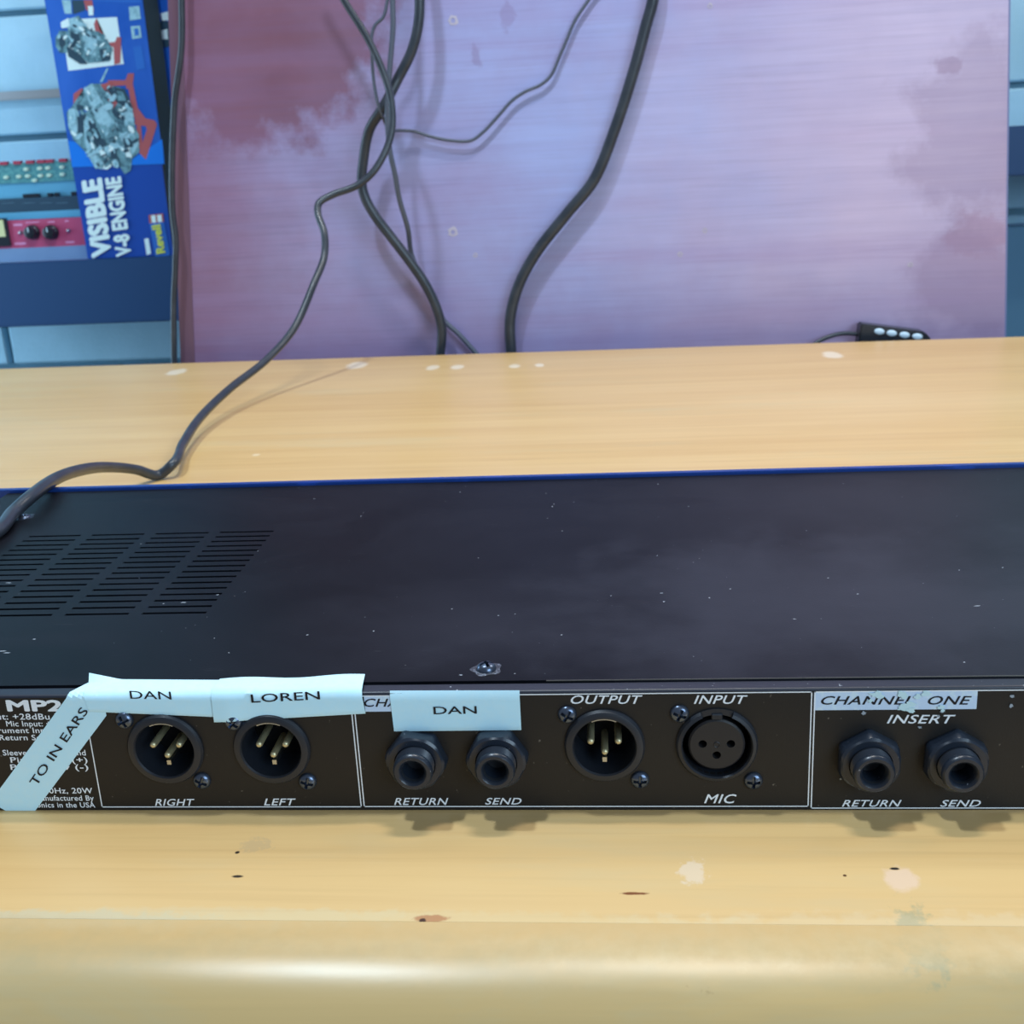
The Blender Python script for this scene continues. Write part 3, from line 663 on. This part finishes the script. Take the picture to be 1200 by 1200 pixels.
# the one that comes over the bench on to the rack unit
y1 = .80
main = [cp(330, -130, .80), cp(370, -60, .80), cp(403, 0, .80), cp(433, 49, .80), cp(452, 93, .80), cp(459, 122, .797), cp(458, 159, .79), cp(440, 198, .78), cp(419, 217, .775), cp(388, 229, .77), cp(374, 238, .765), cp(372.5, 250, .76), cp(380, 273, .75), cp(380, 300, .74), cp(368, 332, .72), cp(345, 384, .69), cp(313, 421, .65), cp(270, 455, .59), cp(235, 489, .52), cp(214, 521, .45), cp(203, 543, .40)]
q = atz(186, 556.5, .0035); main += [q]
main += [atz(160, 550.5, .012), atz(125, 547.5, .026), atz(90, 552, .041), atz(62, 563, .049), atz(36, 582, .0505), atz(15, 601, .0475), atz(-8, 625, .0472), Vector((-.272, .125, .0472)), Vector((-.286, .105, .0474)), Vector((-.2985, .088, .038))]
e_ = main[-1]; main += [Vector((-.304, .078, .018)), Vector((-.316, .062, .0040)), Vector((-.36, .03, .0036)), Vector((-.46, .01, .0036))]
cable('power_cable', main, .0034, rubber, 'black cable that leaves the bundle and curls over the bench onto the rack unit')
Yc = PYc-.034
cable('power_cable', [cp(470, -160, Yc), cp(487, -60, Yc), cp(491.7, 0, Yc), cp(490, 30, Yc), cp(482, 61, Yc), cp(466, 93, Yc), cp(450, 124, Yc-.008), cp(433, 152, Yc), cp(426, 187, Yc+.004), cp(424, 215, Yc+.004), cp(428, 232, Yc+.004), cp(439, 252, Yc+.004), cp(457, 276, Yc+.004), cp(480, 306, Yc+.006), cp(499, 334, Yc+.008), cp(512, 362, Yc+.010), cp(517.5, 385, Yc+.012), cp(516, 414, Yc+.014), cp(508, 460, Yc+.014), cp(500, 560, Yc+.014)], .0050, rubber, 'thick black cable in the crossing bundle, dropping behind the bench left of centre')
Yd = PYc-.012
cable('power_cable', [cp(760, -140, Yd), cp(768, -50, Yd), cp(765, 0, Yd), cp(757, 30, Yd), cp(743, 82, Yd), cp(721, 150, Yd), cp(696, 211, Yd), cp(664, 251, Yd), cp(628, 297, Yd), cp(607, 337, Yd), cp(598, 373, Yd), cp(599, 412, Yd), cp(604, 470, Yd), cp(606, 560, Yd)], .0058, rubber, 'thick black cable hanging alone at the middle of the wooden board')
Ye = PYc-.046
cable('thin_cable', [cp(460, -120, Ye), cp(460, -40, Ye), cp(460, 0, Ye), cp(460.6, 30, Ye), cp(457, 77, Ye), cp(454.5, 112, Ye), cp(454, 140, Ye), cp(457, 177, Ye), cp(463, 205, Ye+.004), cp(468, 233, Ye+.010), cp(478, 268, Ye+.02), cp(482, 297, Ye+.034), cp(490, 318, PYc-.012), cp(506, 350, PYc-.010), cp(519, 374, PYc-.008), cp(538, 392, PYc-.008), cp(557, 413, PYc-.008), cp(590, 450, PYc-.008), cp(610, 540, PYc-.008)], .0026, thinr, 'thin straight grey cable through the middle of the bundle')
cable('thin_cable', [cp(470, -120, Ye), cp(458, -40, Ye), cp(454, 0, Ye), cp(449, 20, Ye), cp(440, 29, Ye), cp(436, 40, Ye), cp(436, 65, Ye), cp(438, 95, Ye), cp(443, 122, Ye), cp(449, 138, Ye+.004), cp(457, 152, Ye+.02), cp(470, 153, PYc-.010), cp(485, 154, PYc-.006), cp(505, 160, PYc-.005), cp(527, 164.5, PYc-.005), cp(552, 164.5, PYc-.005), cp(566, 155, PYc-.005), cp(583, 137, PYc-.005), cp(601, 117, PYc-.005), cp(616, 107, PYc-.005), cp(634, 99, PYc-.005), cp(646, 88, PYc-.005), cp(655, 68, PYc-.005), cp(664, 47, PYc-.005), cp(674, 24, PYc-.005), cp(690, 0, PYc-.005), cp(712, -30, PYc-.005), cp(730, -120, PYc-.005)], .0016, thinr, 'thinnest grey cable branching from the bundle and running up to the right')
# cable beside the left edge of the board
Yf = PYc-.010
cable('power_cable', [cp(212, -120, Yf), cp(213, 0, Yf), cp(213, 50, Yf), cp(210, 80, Yf), cp(205, 115, Yf), cp(203, 150, Yf), cp(201.5, 210, Yf), cp(202.5, 250, Yf), cp(206, 280, Yf), cp(205.5, 310, Yf), cp(203.5, 360, Yf), cp(204, 424, Yf), cp(204, 500, Yf), cp(206, 600, Yf)], .0032, rubber, 'black cable hanging along the left edge of the wooden board')

# ------------------------------------------------------------------ four-button bar behind the bench
pc = [on_board(1009, 379.5, .022), on_board(1084, 389, .022), on_board(1092, 398, .022), on_board(1089, 412, .022), on_board(1005, 412, .022)]
sw = empty('remote_bar', pc[3], 'small black bar with four oval white buttons, tilted at the back edge of the bench', 'remote control'); SWI = Matrix.Translation(-Vector(sw.location))
def swp(name, bm, mat, sm=False):
    o = link_mesh(name, bm, mat, None, sm); o.parent = sw; o.matrix_parent_inverse = SWI; return o
bm = bmesh.new(); extrude_poly(bm, pc, (0, .018, 0)); bmesh.ops.bevel(bm, geom=bm.edges[:], offset=.0015, segments=2, affect='EDGES'); swp('housing', bm, knobm)
for px, py in ((1030.5, 388.5), (1045, 390.5), (1060, 392.5), (1075, 394.5)):
    c = on_board(px, py, .0225); bm = bmesh.new(); rg = lathe(bm, [(.0052, 0), (.0050, -.0008), (.0036, -.0014), (.001, -.0016)], 24, c); cap(bm, rg[-1])
    for v in bm.verts: v.co.z = c.z+(v.co.z-c.z)*.62-(v.co.x-c.x)*.1
    swp('button', bm, oval, True)
bm = bmesh.new()
o = tube('lead', [on_board(1012, 393, .012), on_board(1000, 391, .012), on_board(985, 391, .012), on_board(970, 395, .014), on_board(955, 403, .016), on_board(940, 420, .018), on_board(935, 460, .018)], .0022, rubber, None); o.parent = sw; o.matrix_parent_inverse = SWI

# ------------------------------------------------------------------ shelves and what stands on the left one
SY = 1.36    # front of the left shelf
def shelf(pxa, pxb, ytop, ybot, Y, label, bm_=None):
    zt_ = at((pxa+pxb)/2, ytop, Y).z; zb_ = at((pxa+pxb)/2, ybot, Y).z
    bm_ = bm_ or shelfm; xa = at(pxa, ytop, Y).x; xb = at(pxb, ytop, Y).x
    e = empty('wall_shelf', ((xa+xb)/2, WY-.01, zb_), label, 'shelf'); I = Matrix.Translation(-Vector(e.location))
    def pt(n_, c0, c1, m, bv=.002):
        o = bbox(n_, c0, c1, m, None, bv); o.parent = e; o.matrix_parent_inverse = I
    pt('front_beam', (xa, Y, zb_), (xb, Y+.02, zt_), bm_); pt('deck', (xa, Y+.02, zt_-.022), (xb, WY-.012, zt_-.002), shelft)
    for xx in (xa+.02, xb-.05): pt('bracket', (xx, Y+.02, zb_+.01), (xx+.03, WY-.012, zt_-.022), shelfm)
    return zt_, xa, xb
ZS, sxa, sxb = shelf(-120, 330, 304.5, 380, SY, 'dark blue steel shelf left of the wooden board, carrying the blue kit box')
shelf(1150, 1420, 143, 202, SY, 'dark blue steel shelf high on the right beyond the wooden board')
shelf(1150, 1420, 262, 420, WY-.10, 'blue grey stand-in for the shaded wall low on the right of the wooden board', flat('shaded_wall_blue_grey', srgb(84, 128, 156), .6))  # darker colour stands for the shade on the lower wall
def grp(name, loc, label, cat):
    e = empty(name, loc, label, cat); I = Matrix.Translation(-Vector(e.location))
    def add(n_, bm_, m, sm=False):
        o = link_mesh(n_, bm_, m, None, sm); o.parent = e; o.matrix_parent_inverse = I; return o
    return e, I, add
# wall rail
pr1 = at(30, 112, WY-.03)
e, I, add = grp('wall_rail', (pr1.x, WY-.02, pr1.z), 'bright metal rail running level along the block wall above the circuit board', 'rail')
bm = bmesh.new(); box(bm, (-1.3, WY-.030, pr1.z-.006), (-.25, WY-.022, pr1.z+.008)); bmesh.ops.bevel(bm, geom=bm.edges[:], offset=.002, segments=2, affect='EDGES'); add('rail', bm, steel)
bm = bmesh.new(); box(bm, (-1.0, WY-.024, pr1.z-.004), (-.97, WY-.011, pr1.z+.004)); add('bracket', bm, steel)
bm = bmesh.new(); box(bm, (-.5, WY-.024, pr1.z-.004), (-.47, WY-.011, pr1.z+.004)); add('bracket', bm, steel)
# red rack unit
RY = SY+.072
def zpx(px, py, Y): return at(px, py, Y).z
rz1 = zpx(50, 256.5, RY); rx1 = at(112, 270, RY).x; rx0 = rx1-.44
rz0 = ZS-.002
e, I, add = grp('red_rack_unit', ((rx0+rx1)/2, RY+.05, ZS), 'raspberry red rack unit with a dial and black knobs on the left shelf', 'audio equipment')
fz0 = zpx(50, 289.5, RY)
bm = bmesh.new(); box(bm, (rx0, RY, fz0), (rx1, RY+.004, rz1)); add('front_panel', bm, redp)
bm = bmesh.new(); box(bm, (rx0+.02, RY+.004, rz0), (rx1-.02, RY+.14, rz1-.001)); add('case', bm, traym)
bm = bmesh.new(); box(bm, (rx0, RY-.001, rz0), (rx1, RY+.004, fz0)); add('lower_strip', bm, shelft)
m0, m1_ = at(-60, 257, RY), at(14, 288, RY)
bm = bmesh.new(); box(bm, (m0.x, RY-.004, m1_.z), (m1_.x, RY, m0.z-.002)); mt = add('meter_bezel', bm, knobm)
m0, m1_ = at(-52, 260, RY), at(8.5, 277, RY)
bm = bmesh.new(); box(bm, (m0.x, RY-.005, m1_.z), (m1_.x, RY-.0039, m0.z)); o = add('meter_dial', bm, flat('cream_dial', srgb(214, 216, 160), .4)); 
for px, py in ((39, 272), (61, 272)):
    c = at(px, py, RY); bm = bmesh.new(); rg = lathe(bm, [(.0115, 0), (.011, -.006), (.0095, -.007), (.009, -.014), (.006, -.015)], 24, c, rad=lambda k, a, r: r*(1+.05*(k in (2, 3))*math.cos(10*a))); cap(bm, rg[-1]); kn = add('knob', bm, knobm); sharp(kn, 40)
    bm = bmesh.new(); box(bm, (c.x-.001, RY-.0156, c.z+.001), (c.x+.0004, RY-.0148, c.z+.008)); o = link_mesh('pointer', bm, kcream); o.parent = kn
for px, py in ((24.5, 272.5), (81, 270)):
    c = at(px, py, RY); bm = bmesh.new(); rg = lathe(bm, [(.0034, 0), (.0028, -.003), (.0014, -.006)], 14, c); cap(bm, rg[-1]); add('toggle_switch', bm, steel, True)
pinkp = flat('pink_print', srgb(222, 150, 190), .5)
for a, b_, c_, d_ in ((16, 262, 26, 265), (30, 259.5, 46, 261.5), (56, 259, 64, 261), (17, 284, 30, 287), (77, 282.5, 87, 285), (76, 258, 80, 260)):
    p, q = at(a, d_, RY-.0003), at(c_, b_, RY-.0003); bm = bmesh.new(); bm.faces.new([bm.verts.new(v) for v in ((p.x, RY-.0003, p.z), (q.x, RY-.0003, p.z), (q.x, RY-.0003, q.z), (p.x, RY-.0003, q.z))]); add('printed_legend', bm, pinkp)
# open electronics chassis on top of it
OY = RY+.015; cz0 = rz1
e, I, add = grp('open_chassis', ((rx0+rx1)/2, OY+.05, cz0), 'pale blue open chassis with green circuit board stacked on the red rack unit', 'electronics')
def zb2(y): return zpx(50, y, OY)
bm = bmesh.new(); box(bm, (rx0+.01, OY, cz0), (rx1-.01, OY+.12, zb2(247.5))); add('tray', bm, traym)
bm = bmesh.new(); box(bm, (rx0+.01, OY+.001, zb2(247.5)), (rx1-.01, OY+.008, zb2(231))); add('terminal_strip', bm, flat('navy_strip', srgb(22, 62, 84), .5))
for a, b_ in ((26, 45), (55, 60), (63, 68), (83, 90)):
    p, q = at(a, 231, OY), at(b_, 226.5, OY); bm = bmesh.new(); box(bm, (p.x, OY+.001, zb2(231)), (q.x, OY+.008, zb2(226.5))); bmesh.ops.bevel(bm, geom=bm.edges[:], offset=.001, segments=1, affect='EDGES'); add('terminal_block', bm, knobm)
bm = bmesh.new(); box(bm, (rx0+.01, OY+.010, zb2(247.5)), (rx1-.01, OY+.014, zb2(213))); add('rear_plate', bm, traym)
bm = bmesh.new(); box(bm, (rx0+.01, OY+.006, zb2(213)), (rx1-.01, OY+.012, zb2(189.5))); cb = add('circuit_board', bm, pcb)
for a in (2, 18, 33, 46, 56, 72, -14, 86):
    p = at(a+2, 187, OY+.005); bm = bmesh.new(); box(bm, (p.x-.006, OY+.002, zb2(191)), (p.x+.006, OY+.010, zb2(187))); o = link_mesh('red_capacitor', bm, flat('red_part', srgb(170, 54, 78), .4)); o.parent = cb
for a, b_ in ((31, 198.5), (47, 197.5), (56.5, 197), (73, 196), (7.5, 208), (22.5, 207), (33, 206.5), (48, 206), (58, 205.5), (73.5, 204.5), (41, 211.5), (-6, 208)):
    c = at(a, b_, OY+.006); bm = bmesh.new(); rg = lathe(bm, [(.0046, 0), (.0044, -.002), (.003, -.003)], 12, c); cap(bm, rg[-1])
    for v in bm.verts: v.co.z = c.z+(v.co.z-c.z)*.65
    o = link_mesh('pale_component', bm, pale_pad); o.parent = cb
for px, s in ((3, 'OUT'), (27, 'GATE'), (47, 'LEVEL'), (66, 'INPUT')):
    p0, p1, tp = at(px, 239.5, OY), at(px+14, 238.8, OY), at(px, 235.8, OY); lo = lettering('––––', p0, p1, tp, flat('pale_print', srgb(110, 150, 170), .5), None, lift=Vector((0, -.0008, 0)), name='printed_legend'); lo.parent = e; lo.matrix_parent_inverse = I

# engine kit box
KY = SY+.012
def kp(px, py, o=0.0): return at(px, py, KY-o)
bl, br = kp(103, 303.2), kp(203, 299); tl, tr = kp(52, 0), kp(166, 0)
kxt = 1.35
TLk = bl+(tl-bl)*kxt; TRk = br+(tr-br)*kxt
e, I, add = grp('model_kit_box', ((bl.x+br.x)/2, KY+.03, ZS), 'tall leaning blue box with pictures of an engine on the left shelf', 'box')
bm = bmesh.new(); extrude_poly(bm, [bl, br, TRk, TLk], (0, .055, 0)); body = add('carton', bm, knavy)
bm = bmesh.new(); ed_ = (br-bl).normalized()*.003
extrude_poly(bm, [br, br+ed_, TRk+ed_, TRk], (0, .055, 0)); add('dark_side', bm, flat('dark_carton_side', srgb(8, 16, 22), .6))
nprint = [0]
def pr_poly(b, pts, mi, lvl):
    nprint[0] += 1; lvl += .004*nprint[0]
    b.faces.new([b.verts.new(kp(x, y, .0004+.00035*lvl)) for x, y in pts]).material_index = mi
bm = bmesh.new(); pr_poly(bm, [(44, -50), (160.5, -50), (192, 192.5), (84.5, 196)], 0, 0); add('cover_background', bm, kblue)
bm = bmesh.new()
P = lambda pts, m, l: pr_poly(bm, pts, m, l)
# colours: 0 sky,1 teal,2 light,3 dark,4 red,5 cream,6 mid
P([(80, 165), (102, 168), (150, 190), (190, 163), (192.5, 192), (84.5, 196)], 0, 1)
P([(95, 22), (137, 20), (145, 75), (80, 83), (77, 62)], 5, 1)                      # photo card
P([(72, 0), (83, 0), (84, 16), (76, 16)], 2, 1); P([(84, 0), (98, 0), (100, 12), (86, 17)], 3, 1); P([(98, 0), (108, 0), (110, 14), (101, 12)], 4, 1); P([(103, 7), (109, 7), (109.5, 18), (104, 18)], 5, 2)
P([(110, 28), (113, 21), (117, 35), (122, 40), (113, 42)], 4, 2)
P([(127, 50), (135, 49), (137, 43), (142, 44), (141, 74), (134, 76), (133, 55), (127, 54)], 4, 2)
P([(65, 44), (70, 36), (78, 36), (82, 48), (78, 62), (70, 62), (65, 54)], 1, 2); P([(69, 42), (75, 42), (77, 52), (72, 57), (69, 52)], 3, 3)
P([(78, 24), (92, 18), (104, 34), (122, 40), (132, 58), (128, 72), (104, 74), (88, 62), (80, 44)], 1, 2)
P([(80, 22), (88, 20), (98, 32), (92, 38), (82, 32)], 2, 3); P([(82, 36), (93, 40), (94, 56), (84, 54)], 3, 3)
P([(96, 40), (106, 36), (114, 46), (112, 66), (100, 62)], 2, 3); P([(78, 54), (92, 62), (103, 75), (94, 75), (80, 66)], 3, 3); P([(116, 58), (128, 56), (130, 70), (120, 72)], 3, 3)
P([(71, 26), (80, 21), (82, 32), (72, 33)], 5, 4)
# big engine
for q_ in ([(126, 94), (147, 94), (148, 100), (128, 101)], [(147, 94), (150, 86), (157, 86), (155, 104), (148, 104)], [(150, 100), (156, 100), (162, 130), (156, 140)], [(158, 122), (170, 138), (172, 148), (158, 146)],
           [(168, 138), (181, 141), (184, 146), (172, 152)], [(174, 146), (184, 146), (171, 187), (163, 179)], [(160, 146), (165, 146), (168, 180), (160, 170)]): P(q_, 4, 1)
P([(86, 110), (96, 103), (98, 108), (92, 122), (86, 124)], 4, 1)
P([(78, 132), (84, 125), (96, 120), (98, 104), (106, 98), (120, 98), (142, 103), (150, 112), (156, 128), (154, 142), (163, 158), (163, 178), (155, 186), (153, 200), (146, 204), (138, 192), (126, 196), (112, 198), (104, 182), (96, 174), (86, 164), (80, 150)], 1, 2)
P([(98, 104), (108, 98), (136, 148), (124, 160), (116, 148)], 2, 3)
P([(118, 99), (128, 96), (140, 118), (132, 128)], 4, 3); P([(124, 102), (146, 104), (155, 126), (142, 126), (130, 112)], 3, 3); P([(132, 104), (144, 108), (148, 118), (138, 118)], 1, 4)
P([(80, 128), (88, 127), (92, 150), (88, 160), (80, 148)], 2, 3); P([(90, 122), (98, 124), (98, 156), (91, 156)], 3, 3); P([(92, 130), (102, 128), (104, 136), (94, 137)], 6, 4)
P([(102, 136), (110, 140), (124, 176), (118, 180), (106, 160)], 3, 3); P([(98, 140), (103, 142), (112, 180), (122, 192), (112, 198), (104, 184), (99, 164)], 2, 4)
P([(140, 156), (156, 156), (163, 168), (156, 182), (144, 180)], 2, 3); P([(144, 162), (154, 162), (156, 172), (146, 174)], 3, 4); P([(126, 162), (134, 160), (138, 186), (130, 186)], 3, 4)
P([(116, 170), (128, 172), (130, 182), (120, 184)], 2, 4); P([(146, 176), (152, 172), (152, 184), (148, 184)], 5, 5); P([(145, 128), (156, 132), (158, 148), (146, 146)], 2, 3)
P([(117, 96), (125, 80), (127, 80), (120, 96)], 2, 1)
P([(151, 8), (163, 7), (165, 22), (152, 24)], 2, 1); P([(153, 31), (164, 30), (166, 44), (155, 46)], 2, 1); P([(156, 55), (166, 54), (170, 80), (160, 82)], 6, 1); P([(157, 34), (162, 33), (163, 41), (158, 42)], 6, 2)
P([(93, 0), (165, 0), (165, 3), (150, 3)], 6, 0.4)
# small mechanical detail printed over both engine pictures
def inside(x, y, pg):
    c = False
    for (x1, y1), (x2, y2) in zip(pg, pg[1:]+pg[:1]):
        if (y1 > y) != (y2 > y) and x < (x2-x1)*(y-y1)/(y2-y1)+x1: c = not c
    return c
rnd = random.Random(5)
def detail(pg, count, ang, r0, r1):
    xs_ = [p[0] for p in pg]; ys_ = [p[1] for p in pg]; k = 0
    while k < count:
        x, y = rnd.uniform(min(xs_), max(xs_)), rnd.uniform(min(ys_), max(ys_))
        if not inside(x, y, pg): continue
        a = ang+rnd.choice((0, 0, math.pi/2))+rnd.uniform(-.3, .3); r = rnd.uniform(r0, r1); q = r*rnd.uniform(.25, .7)
        n_ = rnd.choice((5, 6, 8)); P([(x+r*math.cos(a)*math.cos(t)-q*math.sin(a)*math.sin(t), y+r*math.sin(a)*math.cos(t)+q*math.cos(a)*math.sin(t)) for t in [2*math.pi*i/n_ for i in range(n_)]], rnd.choice((1, 1, 2, 2, 2, 3, 3, 5)), 4.2+k*.02); k += 1
detail([(80, 130), (98, 120), (98, 106), (122, 98), (150, 112), (156, 140), (163, 165), (155, 186), (140, 194), (112, 196), (96, 174), (82, 156)], 130, 1.05, 1.5, 6.5)
detail([(68, 42), (80, 26), (92, 20), (104, 34), (122, 40), (130, 58), (127, 70), (104, 73), (88, 62), (72, 58)], 70, .6, 1.2, 4.5)
# maker's badge
P([(174, 252), (191, 250), (192, 260), (175, 262)], 4, 1); P([(177, 252.5), (182, 252), (183, 261), (178, 261)], 5, 2); P([(184, 252), (189, 251.5), (190, 260), (185, 260.5)], 5, 2)
P([(175, 262), (192, 260), (199, 299), (182, 301)], 6, 1)
P([(169, 280), (174, 279), (177, 297), (172, 299)], 5, 1)
bmesh.ops.triangulate(bm, faces=bm.faces[:]); add('cover_print', bm, [ksky, kteal, klight, kdark, kred, kcream, kmid])
def kl(s, b0, b1, top, mat, **k):
    o = lettering(s, kp(*b0, .0022), kp(*b1, .0022), kp(*top, .0022), mat, None, lift=Vector((0, -.0004, 0)), **k); o.parent = e; o.matrix_parent_inverse = I
kl('VISIBLE', (131.5, 299), (119.5, 207.5), (107.5, 303), kcream, bold=.055, sp=1.0)
kl('V-8 ENGINE', (154.8, 299), (141.8, 206), (136, 301.5), kcream, bold=.05, sp=1.0)
kl('Revell', (194, 296), (188, 262.5), (183.5, 298), kyel, bold=.04)
# second kit box behind it
K2 = SY+.085
def k2(px, py, o=0.0): return at(px, py, K2-o)
e2, I2, add2 = grp('model_kit_box', (at(180, 150, K2).x, K2+.03, ZS), 'second blue box, mostly hidden behind the leaning engine box', 'box')
c4 = [k2(138, 294), k2(213, 294), k2(196, -90), k2(118, -90)]
bm = bmesh.new(); extrude_poly(bm, c4, (0, .05, 0)); add2('carton', bm, kblue)
for pts, m in (([(183, 30), (190, 24), (200, 26), (204, 44), (200, 54), (192, 56), (185, 48)], kdark), ([(188, 16), (198, 13), (200, 24), (190, 24)], kcream), ([(188, 36), (196, 34), (197, 46), (190, 46)], kcream), ([(170, 0), (182, 0), (181, 4), (172, 4)], kcream), ([(195, 128), (205, 126), (206, 160), (198, 164)], kmid)):
    bm = bmesh.new(); bm.faces.new([bm.verts.new(k2(x, y, .0006+.0003*(m is kcream))) for x, y in pts]); add2('printed_patch', bm, m)
